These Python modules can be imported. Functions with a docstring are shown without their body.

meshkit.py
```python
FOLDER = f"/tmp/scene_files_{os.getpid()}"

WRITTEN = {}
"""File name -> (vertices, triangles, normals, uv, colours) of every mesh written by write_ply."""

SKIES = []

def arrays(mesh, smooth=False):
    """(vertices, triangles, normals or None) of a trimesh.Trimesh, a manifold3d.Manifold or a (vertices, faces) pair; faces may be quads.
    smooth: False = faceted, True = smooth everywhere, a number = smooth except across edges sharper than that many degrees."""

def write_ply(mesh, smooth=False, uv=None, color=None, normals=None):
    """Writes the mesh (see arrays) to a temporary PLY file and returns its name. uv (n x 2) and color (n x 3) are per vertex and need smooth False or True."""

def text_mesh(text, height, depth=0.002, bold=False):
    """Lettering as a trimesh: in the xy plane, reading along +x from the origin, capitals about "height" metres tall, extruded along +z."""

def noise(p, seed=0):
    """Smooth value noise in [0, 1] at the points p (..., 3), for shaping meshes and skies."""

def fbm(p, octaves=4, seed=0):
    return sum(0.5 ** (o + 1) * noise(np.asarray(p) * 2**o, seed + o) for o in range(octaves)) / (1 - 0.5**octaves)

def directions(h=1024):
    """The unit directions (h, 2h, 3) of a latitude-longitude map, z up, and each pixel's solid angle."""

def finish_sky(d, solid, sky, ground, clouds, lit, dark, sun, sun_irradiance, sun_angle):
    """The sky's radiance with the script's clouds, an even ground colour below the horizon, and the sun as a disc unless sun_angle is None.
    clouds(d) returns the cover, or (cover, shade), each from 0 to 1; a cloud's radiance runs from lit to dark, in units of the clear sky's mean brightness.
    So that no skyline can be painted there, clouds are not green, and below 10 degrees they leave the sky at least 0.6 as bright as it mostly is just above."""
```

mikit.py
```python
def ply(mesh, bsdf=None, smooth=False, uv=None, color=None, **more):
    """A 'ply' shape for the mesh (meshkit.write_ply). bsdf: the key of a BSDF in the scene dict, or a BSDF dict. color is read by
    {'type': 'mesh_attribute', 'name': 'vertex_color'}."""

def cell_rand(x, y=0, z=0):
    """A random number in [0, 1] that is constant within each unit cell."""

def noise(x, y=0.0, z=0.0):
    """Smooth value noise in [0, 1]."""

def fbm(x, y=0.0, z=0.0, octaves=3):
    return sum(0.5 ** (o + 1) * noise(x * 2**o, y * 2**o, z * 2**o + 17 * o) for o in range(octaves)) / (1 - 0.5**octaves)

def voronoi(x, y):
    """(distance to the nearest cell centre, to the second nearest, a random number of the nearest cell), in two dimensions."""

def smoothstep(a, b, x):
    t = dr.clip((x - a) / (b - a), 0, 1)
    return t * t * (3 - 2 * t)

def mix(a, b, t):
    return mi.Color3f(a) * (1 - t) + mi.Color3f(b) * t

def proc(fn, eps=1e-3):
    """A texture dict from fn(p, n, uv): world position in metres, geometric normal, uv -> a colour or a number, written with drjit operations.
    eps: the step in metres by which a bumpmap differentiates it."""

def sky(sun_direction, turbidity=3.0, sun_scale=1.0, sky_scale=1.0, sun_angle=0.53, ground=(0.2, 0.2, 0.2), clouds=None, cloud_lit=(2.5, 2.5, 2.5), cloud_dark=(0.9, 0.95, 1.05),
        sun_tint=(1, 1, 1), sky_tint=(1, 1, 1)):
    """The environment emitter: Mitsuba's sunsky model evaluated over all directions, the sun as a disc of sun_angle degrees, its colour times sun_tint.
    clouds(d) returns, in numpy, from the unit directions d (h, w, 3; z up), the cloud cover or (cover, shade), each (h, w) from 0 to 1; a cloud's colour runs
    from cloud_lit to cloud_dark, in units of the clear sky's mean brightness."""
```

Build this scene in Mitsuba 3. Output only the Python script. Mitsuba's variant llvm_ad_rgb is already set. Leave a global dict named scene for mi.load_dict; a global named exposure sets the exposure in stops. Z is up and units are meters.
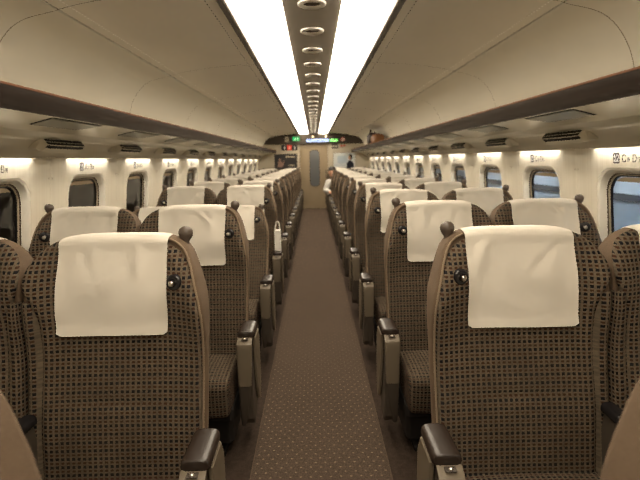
import math, random
import numpy as np, trimesh, manifold3d as m3
import drjit as dr, mitsuba as mi, mikit
from shapely.geometry import Polygon, box as sbox, Point
from shapely import affinity
from meshkit import text_mesh, noise as mnoise

T = mi.ScalarTransform4f
scene, labels = {}, {}
rnd = random.Random(7)
NTH = ['first', 'second', 'third', 'fourth', 'fifth', 'sixth', 'seventh', 'eighth', 'ninth', 'tenth', 'eleventh', 'twelfth', 'thirteenth', 'fourteenth', 'fifteenth', 'sixteenth', 'seventeenth', 'eighteenth', 'nineteenth', 'twentieth', 'twenty-first', 'twenty-second', 'twenty-third']


# ------------------------------------------------------------------ camera, exposure
exposure = 0.55
FOC, PITCH, YAW, ROLL = 500.0, 0.1593, 0.0097, 0.0174
EYE = np.array([-0.0057, 0.0, 1.42])


def view_ray(u, v):
    c, s = math.cos(ROLL), math.sin(ROLL)
    u, v = u * c - v * s, u * s + v * c
    x, y, z = u / FOC, 1.0, -v / FOC
    c, s = math.cos(PITCH), math.sin(PITCH)
    y, z = y * c + z * s, -y * s + z * c
    c, s = math.cos(YAW), math.sin(YAW)
    return np.array([x * c + y * s, -x * s + y * c, z])


fwd = view_ray(0, 0)
up = view_ray(0, -100) - fwd
scene['camera'] = {'type': 'thinlens', 'fov': math.degrees(2 * math.atan(320 / FOC)), 'fov_axis': 'x',
                   'aperture_radius': 0.0035, 'focus_distance': 1.75, 'near_clip': 0.05, 'far_clip': 100.0,
                   'to_world': T().look_at(origin=EYE.tolist(), target=(EYE + fwd).tolist(), up=up.tolist())}
LAMP_COLOUR = np.array([1.0, 0.87, 0.68])
LAMP_POWER = 6.0          # ceiling strips
WINDOW_POWER = 7.5        # small lamps above the windows
PLATFORM_POWER = 95.0      # tubes over the platform outside

# ------------------------------------------------------------------ layout
ROW0, PITCH_M, ROWS = 0.53, 1.04, 14        # seat rows, nearest first
END = 14.72                                  # end wall
BACK = -4.0                                  # rear wall behind the camera
AISLE_X, WINDOW_X = 0.645, 1.201             # seat centres
WIN0 = 2.57                                  # centre of the window of row 12
WINS = list(range(-2, 12))                   # window bays


# ------------------------------------------------------------------ materials
def rgb(c):
    return {'type': 'rgb', 'value': [float(x) for x in c]}


def pm(name, colour, rough=0.6, spec=0.5, metallic=0.0, two=True, **k):
    col = colour if isinstance(colour, dict) else rgb(colour)
    b = {'type': 'principled', 'base_color': col, 'roughness': rough, 'specular': spec, 'metallic': metallic, **k}
    scene[name] = {'type': 'twosided', 'b': b} if two else b
    return name


def fabric_fn(p, n, uv):
    pu, pv = 0.0169, 0.0252
    u, v = mi.Float(uv.x) / pu, mi.Float(uv.y) / pv
    row = dr.floor(v * 2)
    dark = (row - 2 * dr.floor(row / 2)) < 0.5
    fu = dr.abs(u - dr.floor(u) - 0.5) * pu
    fv = dr.abs(v * 2 - row - 0.5) * pv * 0.5
    m1 = (1 - mikit.smoothstep(0.0041, 0.0057, fu)) * (1 - mikit.smoothstep(0.0024, 0.0042, fv - dr.select(dark, 0.0012, -0.0001)))
    base = mikit.mix((0.078, 0.060, 0.041), (0.126, 0.099, 0.068), mikit.noise(u * 4.0, v * 6.0))
    base = base * (0.86 + 0.28 * mikit.noise(u * 0.35, v * 0.35))
    navy = mikit.mix((0.006, 0.006, 0.008), (0.013, 0.012, 0.013), mikit.cell_rand(dr.floor(u), row))
    rust = mi.Color3f(0.050, 0.018, 0.008)
    spot = dr.select(dark, navy, rust)
    return base * (1 - m1) + spot * m1


def velour_fn(p, n, uv):
    q = mikit.noise(p.x * 320, p.y * 320, p.z * 420)
    w = mikit.fbm(p.x * 9, p.y * 9, p.z * 9)
    return mikit.mix((0.090, 0.061, 0.039), (0.150, 0.103, 0.067), 0.35 * q + 0.65 * w)


def carpet_fn(p, n, uv):
    x, y = mi.Float(p.x) / 0.046, mi.Float(p.y) / 0.036
    row = dr.floor(y)
    x2 = x + 0.5 * (row - 2 * dr.floor(row / 2))
    fx = (x2 - dr.floor(x2) - 0.5) * 0.046
    fy = (y - row - 0.5) * 0.036
    keep = mikit.cell_rand(dr.floor(x2), row)
    spot = (1 - mikit.smoothstep(0.0035, 0.0065, dr.sqrt(fx * fx + fy * fy))) * (0.6 + 0.4 * keep)
    q = mikit.noise(p.x * 260, p.y * 260)
    base = mikit.mix((0.050, 0.035, 0.026), (0.094, 0.067, 0.050), q)
    base = base * (0.9 + 0.2 * mikit.fbm(p.x * 2.2, p.y * 2.2))
    return base * (1 - spot) + mi.Color3f(0.20, 0.155, 0.105) * spot


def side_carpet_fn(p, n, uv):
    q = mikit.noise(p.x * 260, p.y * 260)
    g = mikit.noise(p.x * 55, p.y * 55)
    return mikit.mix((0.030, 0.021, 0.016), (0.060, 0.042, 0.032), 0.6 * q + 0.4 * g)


def wall_fn(p, n, uv):
    g = mikit.noise(p.y * 130, p.z * 1.5) * 0.6 + mikit.noise(p.y * 42, p.z * 0.8) * 0.4
    return mikit.mix((0.72, 0.66, 0.54), (0.80, 0.745, 0.625), g)


def ceil_fn(p, n, uv):
    return mikit.mix((0.70, 0.65, 0.555), (0.74, 0.69, 0.59), mikit.fbm(p.x * 6, p.y * 3, p.z * 6))


def lip_fn(p, n, uv):
    g = mikit.fbm(p.y * 2.0, p.z * 110, p.x * 110)
    return mikit.mix((0.012, 0.007, 0.005), (0.024, 0.013, 0.009), g)


def door_fn(p, n, uv):
    g = mikit.noise(p.x * 160, p.z * 2)
    return mikit.mix((0.31, 0.235, 0.145), (0.35, 0.27, 0.17), g)


pm('m_fabric', mikit.proc(fabric_fn), 0.9, 0.2, sheen=0.15)
pm('m_velour', mikit.proc(velour_fn), 0.85, 0.2, sheen=0.5)
pm('m_piping', (0.21, 0.155, 0.104), 0.8, 0.2)
pm('m_cover', (0.62, 0.575, 0.50), 0.85, 0.25)
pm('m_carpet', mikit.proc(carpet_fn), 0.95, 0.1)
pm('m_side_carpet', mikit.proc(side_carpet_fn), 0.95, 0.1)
pm('m_wall', mikit.proc(wall_fn), 0.5, 0.4)
pm('m_window_panel', (0.79, 0.745, 0.65), 0.45, 0.4)
pm('m_ceiling', mikit.proc(ceil_fn), 0.55, 0.35)
pm('m_curve', (0.60, 0.565, 0.485), 0.55, 0.35)
pm('m_lip', mikit.proc(lip_fn), 0.38, 0.45)
pm('m_lip_edge', (0.20, 0.075, 0.030), 0.4, 0.5)
pm('m_under', (0.64, 0.60, 0.50), 0.16, 0.6)
pm('m_cove', (0.56, 0.51, 0.41), 0.5, 0.4)
pm('m_lens', (0.30, 0.29, 0.235), 0.35, 0.5)
pm('m_gasket', (0.10, 0.075, 0.052), 0.6, 0.3)
pm('m_seam', (0.088, 0.064, 0.046), 0.9, 0.1)
pm('m_joint', (0.24, 0.205, 0.15), 0.7, 0.2)
pm('m_black', (0.012, 0.011, 0.010), 0.6, 0.3)
pm('m_black_gloss', (0.012, 0.011, 0.012), 0.25, 0.5)
pm('m_leather', (0.022, 0.014, 0.010), 0.36, 0.55)
pm('m_arm', (0.138, 0.110, 0.076), 0.5, 0.5)
pm('m_arm_dark', (0.060, 0.048, 0.037), 0.45, 0.5)
pm('m_base', (0.014, 0.012, 0.011), 0.6, 0.4)
pm('m_knob', (0.085, 0.064, 0.050), 0.42, 0.5)
pm('m_chrome', (0.62, 0.58, 0.52), 0.22, 0.5, metallic=1.0)
pm('m_ring', (0.95, 0.92, 0.86), 0.32, 0.5, metallic=0.6)
pm('m_centre', (0.34, 0.305, 0.25), 0.45, 0.4)
pm('m_bulk', (0.048, 0.034, 0.022), 0.4, 0.4)
pm('m_end', (0.52, 0.455, 0.345), 0.5, 0.4)
pm('m_door', mikit.proc(door_fn), 0.4, 0.4)
pm('m_door_glass', (0.13, 0.135, 0.14), 0.12, 0.6)
pm('m_frame', (0.44, 0.375, 0.275), 0.45, 0.5)
pm('m_blind', (0.33, 0.25, 0.16), 0.6, 0.3)
pm('m_sign_dark', (0.10, 0.085, 0.085), 0.5, 0.3)
pm('m_white', (0.82, 0.80, 0.75), 0.6, 0.3)
pm('m_paper', (0.78, 0.75, 0.68), 0.7, 0.2)
pm('m_pink', (0.36, 0.23, 0.18), 0.7, 0.2)
pm('m_poster_blue', (0.50, 0.58, 0.64), 0.4, 0.4)
pm('m_poster_pale', (0.66, 0.68, 0.66), 0.4, 0.4)
pm('m_poster_black', (0.030, 0.026, 0.026), 0.4, 0.4)
pm('m_navy', (0.020, 0.022, 0.032), 0.7, 0.2)
pm('m_skin', (0.56, 0.33, 0.22), 0.55, 0.3)
pm('m_hair', (0.018, 0.012, 0.009), 0.5, 0.4)
pm('m_shirt', (0.62, 0.60, 0.56), 0.8, 0.2)
pm('m_trousers', (0.035, 0.034, 0.040), 0.85, 0.2)
pm('m_bag', (0.20, 0.085, 0.030), 0.5, 0.4)
pm('m_bag_dark', (0.035, 0.020, 0.013), 0.55, 0.3)
pm('m_asphalt', (0.12, 0.13, 0.14), 0.85, 0.2)
pm('m_outside_grey', (0.30, 0.33, 0.36), 0.7, 0.3)
pm('m_outside_dark', (0.035, 0.040, 0.048), 0.6, 0.3)
pm('m_train_body', (0.55, 0.60, 0.66), 0.35, 0.5)
scene['m_glass'] = {'type': 'thindielectric', 'int_ior': 1.3}


def emit(name_colour, power):
    return {'type': 'area', 'radiance': rgb(np.asarray(name_colour) * power)}


# ------------------------------------------------------------------ mesh helpers
def loft(rings, caps=True, closed=True):
    """Rings of equal length -> one mesh; caps are fans about each end ring's centre."""
    r = np.array(rings, float)
    k, n = r.shape[:2]
    v = r.reshape(-1, 3)
    i, j = np.meshgrid(np.arange(k - 1), np.arange(n if closed else n - 1), indexing='ij')
    j2 = (j + 1) % n
    q = np.stack([i * n + j, i * n + j2, (i + 1) * n + j2, (i + 1) * n + j], -1).reshape(-1, 4)
    f = np.vstack([q[:, [0, 1, 2]], q[:, [0, 2, 3]]])
    if caps and closed:
        c = np.vstack([r[0].mean(0), r[-1].mean(0)])
        a = np.arange(n)
        f = np.vstack([f, np.stack([a * 0 + k * n, (a + 1) % n, a], 1), np.stack([a * 0 + k * n + 1, a + (k - 1) * n, (a + 1) % n + (k - 1) * n], 1)])
        v = np.vstack([v, c])
    m = trimesh.Trimesh(v, f, process=False)
    if closed and caps and m.volume < 0:
        m.invert()
    return m


def grid(P):
    a, b = P.shape[:2]
    i, j = np.meshgrid(np.arange(a - 1), np.arange(b - 1), indexing='ij')
    q = np.stack([i * b + j, (i + 1) * b + j, (i + 1) * b + j + 1, i * b + j + 1], -1).reshape(-1, 4)
    return trimesh.Trimesh(P.reshape(-1, 3), np.vstack([q[:, [0, 1, 2]], q[:, [0, 2, 3]]]), process=False)


def bx(x0, x1, y0, y1, z0, z1, bevel=0.0):
    """A box, its edges chamfered by bevel."""
    if bevel <= 0:
        m = trimesh.creation.box((x1 - x0, y1 - y0, z1 - z0))
        m.apply_translation(((x0 + x1) / 2, (y0 + y1) / 2, (z0 + z1) / 2))
        return m
    pts = []
    b = bevel
    for x, sx in ((x0, 1), (x1, -1)):
        for y, sy in ((y0, 1), (y1, -1)):
            for z, sz in ((z0, 1), (z1, -1)):
                pts += [(x + sx * b, y + sy * b, z), (x + sx * b, y, z + sz * b), (x, y + sy * b, z + sz * b)]
    return hull(pts)


def hull(pts):
    m = trimesh.convex.convex_hull(np.array(pts, float))
    return m


def join(*ms):
    return trimesh.util.concatenate([m for m in ms])


def prism(poly, t0, t1, axis='x', bevel=0.0):
    """A polygon (list of points or shapely) extruded between t0 and t1 along axis. Polygon coords: x->(y,z), y->(x,z), z->(x,y)."""
    pg = poly if isinstance(poly, Polygon) else Polygon(poly)
    if bevel > 0:
        man = None
        cs = lambda g: m3.CrossSection([np.array(g.exterior.coords)[:-1]] + [np.array(h.coords)[:-1] for h in g.interiors], m3.FillRule.EvenOdd)
        inner = pg.buffer(-bevel, join_style=2)
        a = trimesh.creation.extrude_polygon(pg, t1 - t0 - 2 * bevel, engine='earcut')
        a.apply_translation((0, 0, t0 + bevel))
        m = hull(np.vstack([a.vertices] + [np.column_stack([np.array(inner.exterior.coords)[:-1], np.full(len(inner.exterior.coords) - 1, t)]) for t in (t0, t1)])) if pg.equals(pg.convex_hull) or abs(pg.area - pg.convex_hull.area) < 1e-5 else None
        if m is None:
            b = trimesh.creation.extrude_polygon(inner, t1 - t0, engine='earcut')
            b.apply_translation((0, 0, t0))
            m = join(a, b)
    else:
        m = trimesh.creation.extrude_polygon(pg, t1 - t0, engine='earcut')
        m.apply_translation((0, 0, t0))
    v = m.vertices.copy()
    if axis == 'x':
        m.vertices = v[:, [2, 0, 1]]
    elif axis == 'y':
        m.vertices = v[:, [0, 2, 1]]
        m.invert()
    return m


def tube(points, r, sides=10, caps=True):
    p = np.array(points, float)
    t = np.gradient(p, axis=0)
    t /= np.linalg.norm(t, axis=1, keepdims=True)
    ref = np.array([0, 0, 1.0]) if abs(t[:, 2]).max() < 0.95 else np.array([1.0, 0, 0])
    a = np.cross(t, ref); a /= np.linalg.norm(a, axis=1, keepdims=True) + 1e-12
    b = np.cross(t, a)
    ang = np.arange(sides) * 2 * np.pi / sides
    rr = np.broadcast_to(r, (len(p),))
    return loft([p[i] + rr[i] * (np.cos(ang)[:, None] * a[i] + np.sin(ang)[:, None] * b[i]) for i in range(len(p))], caps)


def lathe(profile, n=20):
    """Profile (r, h) revolved about +z."""
    ang = np.arange(n) * 2 * np.pi / n
    return loft([np.column_stack([r * np.cos(ang), r * np.sin(ang), np.full(n, h)]) for r, h in profile])


def rrect(w, h, r, n=8):
    """Rounded rectangle outline, 4*(n+1) points, centred at the origin."""
    out = []
    for cx, cy, a0 in ((w / 2 - r, h / 2 - r, 0), (-w / 2 + r, h / 2 - r, 90), (-w / 2 + r, -h / 2 + r, 180), (w / 2 - r, -h / 2 + r, 270)):
        for k in range(n + 1):
            a = math.radians(a0 + 90 * k / n)
            out.append((cx + r * math.cos(a), cy + r * math.sin(a)))
    return np.array(out)


def mirror(m, axis=0):
    m = m.copy()
    m.vertices[:, axis] *= -1
    m.invert()
    return m


def extrude_profile(pts, y0, y1, thick=None):
    """An open (x, z) profile run along y as a sheet with thickness (towards its left side)."""
    p = np.array(pts, float)
    t = np.gradient(p, axis=0); t /= np.linalg.norm(t, axis=1, keepdims=True)
    nrm = np.column_stack([-t[:, 1], t[:, 0]])
    q = p + nrm * (thick or 0.004)
    ring = np.vstack([p, q[::-1]])
    m = prism(Polygon(ring), y0, y1, 'y')
    return m


USED = set()


def key(name):
    if name not in USED:
        USED.add(name)
        return name
    i = 1
    while f'{name}_{i:03d}' in USED:
        i += 1
    k = f'{name}_{i:03d}'
    USED.add(k)
    return k


def put(name, mesh, mat, smooth=30, parent=None, label=None, shape=None, at=None, emitter=None, kind=None, uv=None):
    """One entry of the scene."""
    k = key((parent + '__' if parent else '') + name)
    d = dict(shape) if shape else mikit.ply(mesh, mat, smooth=smooth, uv=uv)
    if at is not None:
        d['to_world'] = at
    if emitter:
        d['emitter'] = emitter
    scene[k] = d
    if label or kind:
        labels[k] = {}
        if label: labels[k]['label'] = label
        if kind: labels[k]['kind'] = kind
    return k


def thing(name, label, cat, group=None):
    k = key(name)
    labels[k] = {'label': label, 'category': cat}
    if group: labels[k]['group'] = group
    return k


def structure(name, label=None):
    k = key(name)
    labels[k] = {'kind': 'structure'}
    if label: labels[k]['label'] = label
    return k


# ------------------------------------------------------------------ floor
fl = structure('floor', 'dark brown carpeted floor of the train car')
put('aisle_carpet', bx(-0.319, 0.319, BACK, END, -0.03, 0.0), 'm_carpet', parent=fl, label='brown aisle carpet with small pale dots')
for s in (-1, 1):
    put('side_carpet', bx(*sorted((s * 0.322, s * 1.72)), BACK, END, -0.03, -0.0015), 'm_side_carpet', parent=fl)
    put('carpet_seam', bx(*sorted((s * 0.3185, s * 0.3235)), BACK, END, -0.02, 0.0012, 0.0008), 'm_seam', parent=fl)

# ------------------------------------------------------------------ walls with windows
WT, WZ, LEAN = 1.60, 1.455, 0.10


def wall_x(z):
    return WT + np.clip(WZ - z, 0, 0.8) * LEAN


def warp(m, s):
    """From the flat (depth, y, z) frame onto the leaning wall of side s."""
    v = m.vertices.copy()
    v[:, 0] = s * (wall_x(v[:, 2]) + v[:, 0])
    m = trimesh.Trimesh(v, m.faces, process=False)
    if s < 0:
        m.invert()
    return m


WZC, OW, OH = 1.035, 0.60, 0.63        # window recess: centre height, width, height
ringO, ringI, ringP = rrect(OW, OH, 0.135), rrect(OW - 0.070, OH - 0.060, 0.115), rrect(OW - 0.092, OH - 0.082, 0.105)
ringM = rrect(OW - 0.03, OH - 0.025, 0.130)


def flat_ring(ring, x):
    return np.column_stack([np.full(len(ring), x), ring[:, 0], ring[:, 1]])


def window_meshes(s):
    z = np.array([0, 0, WZC])
    rev = loft([flat_ring(ringO, 0.0), flat_ring(ringM, 0.004), flat_ring(ringI, 0.034), flat_ring(ringI, 0.044), flat_ring(ringO, 0.044), flat_ring(ringO, 0.0)], caps=False)
    gas = loft([flat_ring(ringI * 1.01, 0.036), flat_ring(ringI * .985, 0.034), flat_ring(ringI * .975, 0.040), flat_ring(ringI * 1.0, 0.046), flat_ring(ringI * 1.01, 0.036)], caps=False)
    frm = loft([flat_ring(ringI * .985, 0.040), flat_ring(ringP, 0.044), flat_ring(ringP, 0.064), flat_ring(ringI * 1.0, 0.064), flat_ring(ringI * .985, 0.040)], caps=False)
    rub = loft([flat_ring(ringP * 1.005, 0.050), flat_ring(ringP * .975, 0.052), flat_ring(ringP * .975, 0.062), flat_ring(ringP * 1.005, 0.062), flat_ring(ringP * 1.005, 0.050)], caps=False)
    pane = trimesh.creation.extrude_polygon(Polygon(ringP * 0.99), 0.001, engine='earcut')
    v, f = trimesh.creation.triangulate_polygon(Polygon(ringP * 0.97), engine='earcut')
    pane = trimesh.Trimesh(np.column_stack([np.full(len(v), 0.056), v]), f, process=False)
    top = prism(Polygon([(-0.185, 0.240), (0.185, 0.240), (0.178, 0.246), (0.15, 0.258), (0.11, 0.264), (-0.11, 0.264), (-0.15, 0.258), (-0.178, 0.246)]), 0.044, 0.054, 'x')
    out = []
    for m in (rev, gas, frm, rub, pane, top):
        m = m.copy(); m.vertices = m.vertices + z
        out.append(m)
    return out


def bay_mesh(y0, y1, yc, hole=True):
    """One wall panel, thickness 3 cm, with the window's opening."""
    z0, z1 = 0.655, WZ + 0.02
    pg = sbox(y0 + 0.0015, z0, y1 - 0.0015, z1)
    if hole:
        pg = pg.difference(Polygon(ringO + [yc, WZC]))
    m = trimesh.creation.extrude_polygon(pg, 0.03, engine='earcut')
    v = m.vertices
    return trimesh.Trimesh(v[:, [2, 0, 1]], m.faces, process=False)


def glyph_strokes(kind, h):
    """Two-stroke-block pictographs standing beside the seat letters (aisle / window signs), drawn as small bars."""
    u = h / 10
    if kind == 'aisle':
        bars = [(0, 0, 8, 1), (1.4, 2, 2.4, 8), (0, 8, 3, 9), (4, 2, 5, 9), (7.5, 2, 8.5, 9), (4, 8.2, 8.5, 9.2), (4, 5.2, 8.5, 6)]
    else:
        bars = [(0, 8.4, 9, 9.4), (0, 6.8, 1, 9.4), (8, 6.8, 9, 9.4), (2.5, 4.8, 6.5, 5.6), (1, 0, 2, 3), (3.4, 0, 6.2, 0.9), (7.2, 0.5, 8.2, 3), (4, 2.4, 5, 4.4)]
    return [bx(a * u, c * u, b * u, d * u, 0, 0.0006) for a, b, c, d in bars]


def placed_x(m, x):
    m.apply_translation((x - m.bounds[:, 0].mean(), 0, 0))
    return m


def onto_wall(m, s, yleft, z):
    """Flat lettering (xy plane, facing +z) onto the wall of side s, its left end at yleft, baseline at z."""
    v = m.vertices.copy()
    y = yleft - s * v[:, 0]
    zz = z + v[:, 1]
    x = s * (wall_x(zz) - v[:, 2])
    return trimesh.Trimesh(np.column_stack([x, y, zz]), m.faces, process=False)


for s, side in ((-1, 'left'), (1, 'right')):
    w = structure(f'wall_{side}', f'pale beige {side} side wall of the train car with rounded windows')
    wms = [warp(m, s) for m in window_meshes(s)]
    shapes = [mikit.ply(m, mat, smooth=sm) for m, mat, sm in zip(wms, ('m_window_panel', 'm_gasket', 'm_frame', 'm_black_gloss', 'm_glass', 'm_blind'), (35, 30, 35, 30, False, 30))]
    bay = mikit.ply(warp(bay_mesh(-0.52, 0.52, 0.0), s), 'm_wall', smooth=False)
    screw = mikit.ply(warp(join(*[trimesh.Trimesh(lathe([(0.0045, 0), (0.0045, 0.001), (0.003, 0.0022)], 8).vertices[:, [2, 0, 1]] * [-1, 1, 1] + [0, dy, 1.335], lathe([(0.0045, 0), (0.0045, 0.001), (0.003, 0.0022)], 8).faces) for dy in (-0.50, 0.50)]), s), 'm_frame', smooth=False)
    for j in WINS:
        yc = WIN0 + PITCH_M * j
        put('wall_panel', None, None, parent=w, shape=bay, at=T().translate([0, yc, 0]))
        put('panel_screw', None, None, parent=w, shape=screw, at=T().translate([0, yc, 0]))
        wk = structure(f'window_{(j + 3) + (14 if s > 0 else 0)}')
        for nm, sh in zip(('reveal', 'gasket', 'frame', 'rubber_seal', 'pane', 'blind_rail'), shapes):
            put(nm, None, None, parent=wk, shape=sh, at=T().translate([0, yc, 0]))
        # seat number sign above the window
        num = 12 - j
        if 1 <= num <= 12:
            sg = key('seat_number_sign')
            labels[sg] = {'label': f'seat number sign above the {NTH[j]} {side} window from the camera', 'category': 'sign', 'group': f'seat number signs above the {side} windows'}
            y0 = yc + s * 0.135
            zb = 1.372
            pl = Polygon(rrect(0.056, 0.058, 0.010, 4) + [0.028, 0.029])
            m = trimesh.creation.extrude_polygon(pl, 0.0006, engine='earcut')
            put('number_plate', onto_wall(m, s, y0, zb), 'm_sign_dark', smooth=False, parent=sg)
            tm = join(*[placed_x(text_mesh(c, 0.036, 0.0005), 0.023 * q) for q, c in enumerate(str(num))])
            tm.apply_translation((0.028 - tm.bounds[:, 0].mean(), 0.011, 0.0007))
            put('number', onto_wall(tm, s, y0, zb), 'm_white', smooth=False, parent=sg)
            xcur = 0.078
            for letter, kind in ((('C', 'aisle'), ('D', 'window')) if s > 0 else (('A', 'window'), ('B', 'aisle'))):
                tm = text_mesh(letter, 0.040, 0.0006)
                tm.apply_translation((xcur - tm.bounds[0, 0], 0.008, 0))
                put('letter', onto_wall(tm, s, y0, zb), 'm_sign_dark', smooth=False, parent=sg)
                xcur = tm.bounds[1, 0] + 0.009
                g = join(*glyph_strokes(kind, 0.024))
                g.apply_translation((xcur, 0.010, 0))
                put('pictograph', onto_wall(g, s, y0, zb), 'm_sign_dark', smooth=False, parent=sg)
                xcur += 0.045
    # plain wall where there are no windows, and the dado below
    ya = WIN0 + PITCH_M * (WINS[0] - 0.5)
    yb = WIN0 + PITCH_M * (WINS[-1] + 0.5)
    put('rear_panel', warp(bay_mesh(BACK, ya, 0, False), s), 'm_wall', smooth=False, parent=w)
    if yb < END:
        put('end_panel', warp(bay_mesh(yb, END, 0, False), s), 'm_wall', smooth=False, parent=w)
    put('lower_panel', bx(*sorted((s * 1.676, s * 1.72)), BACK, END, 0.0, 0.66), 'm_cove', parent=w)
    put('heater_duct', prism([(s * 1.676, 0.0), (s * 1.60, 0.0), (s * 1.60, 0.10), (s * 1.63, 0.135), (s * 1.676, 0.135)], BACK, END, 'y'), 'm_arm_dark', parent=w)
    # dark shell behind the wall so that no light leaks
    put('outer_skin', join(bx(*sorted((s * 1.72, s * 1.76)), BACK, END, -0.03, 0.66), bx(*sorted((s * 1.632, s * 1.70)), BACK, END, 1.44, 1.50)), 'm_outside_dark', parent=w)

# ------------------------------------------------------------------ ceiling
JOINTS = [BACK, -2.9, -1.15, 0.60, 2.35, 4.10, 5.85, 7.60, 9.35, 11.10, 12.85, END]
ce = structure('ceiling', 'beige curved ceiling panels of the train car')
flat_prof = [(0.452, 2.168), (0.62, 2.160), (0.80, 2.147), (0.96, 2.126), (1.06, 2.107), (1.116, 2.094)]
bin_prof = [(1.122, 2.0905), (1.20, 2.073), (1.27, 2.055), (1.32, 2.030), (1.37, 1.985), (1.41, 1.930), (1.44, 1.87), (1.458, 1.81), (1.47, 1.745), (1.475, 1.68)]
outer = [(0.40, 2.21)] + [(x + 0.02, z + 0.03) for x, z in flat_prof[1:] + bin_prof[1:]] + [(1.62, 1.45)]


def smooth_prof(p, n):
    from scipy.interpolate import PchipInterpolator, splprep, splev
    tck, _ = splprep(np.array(p).T, s=0, k=3)
    return np.array(splev(np.linspace(0, 1, n), tck)).T


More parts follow.
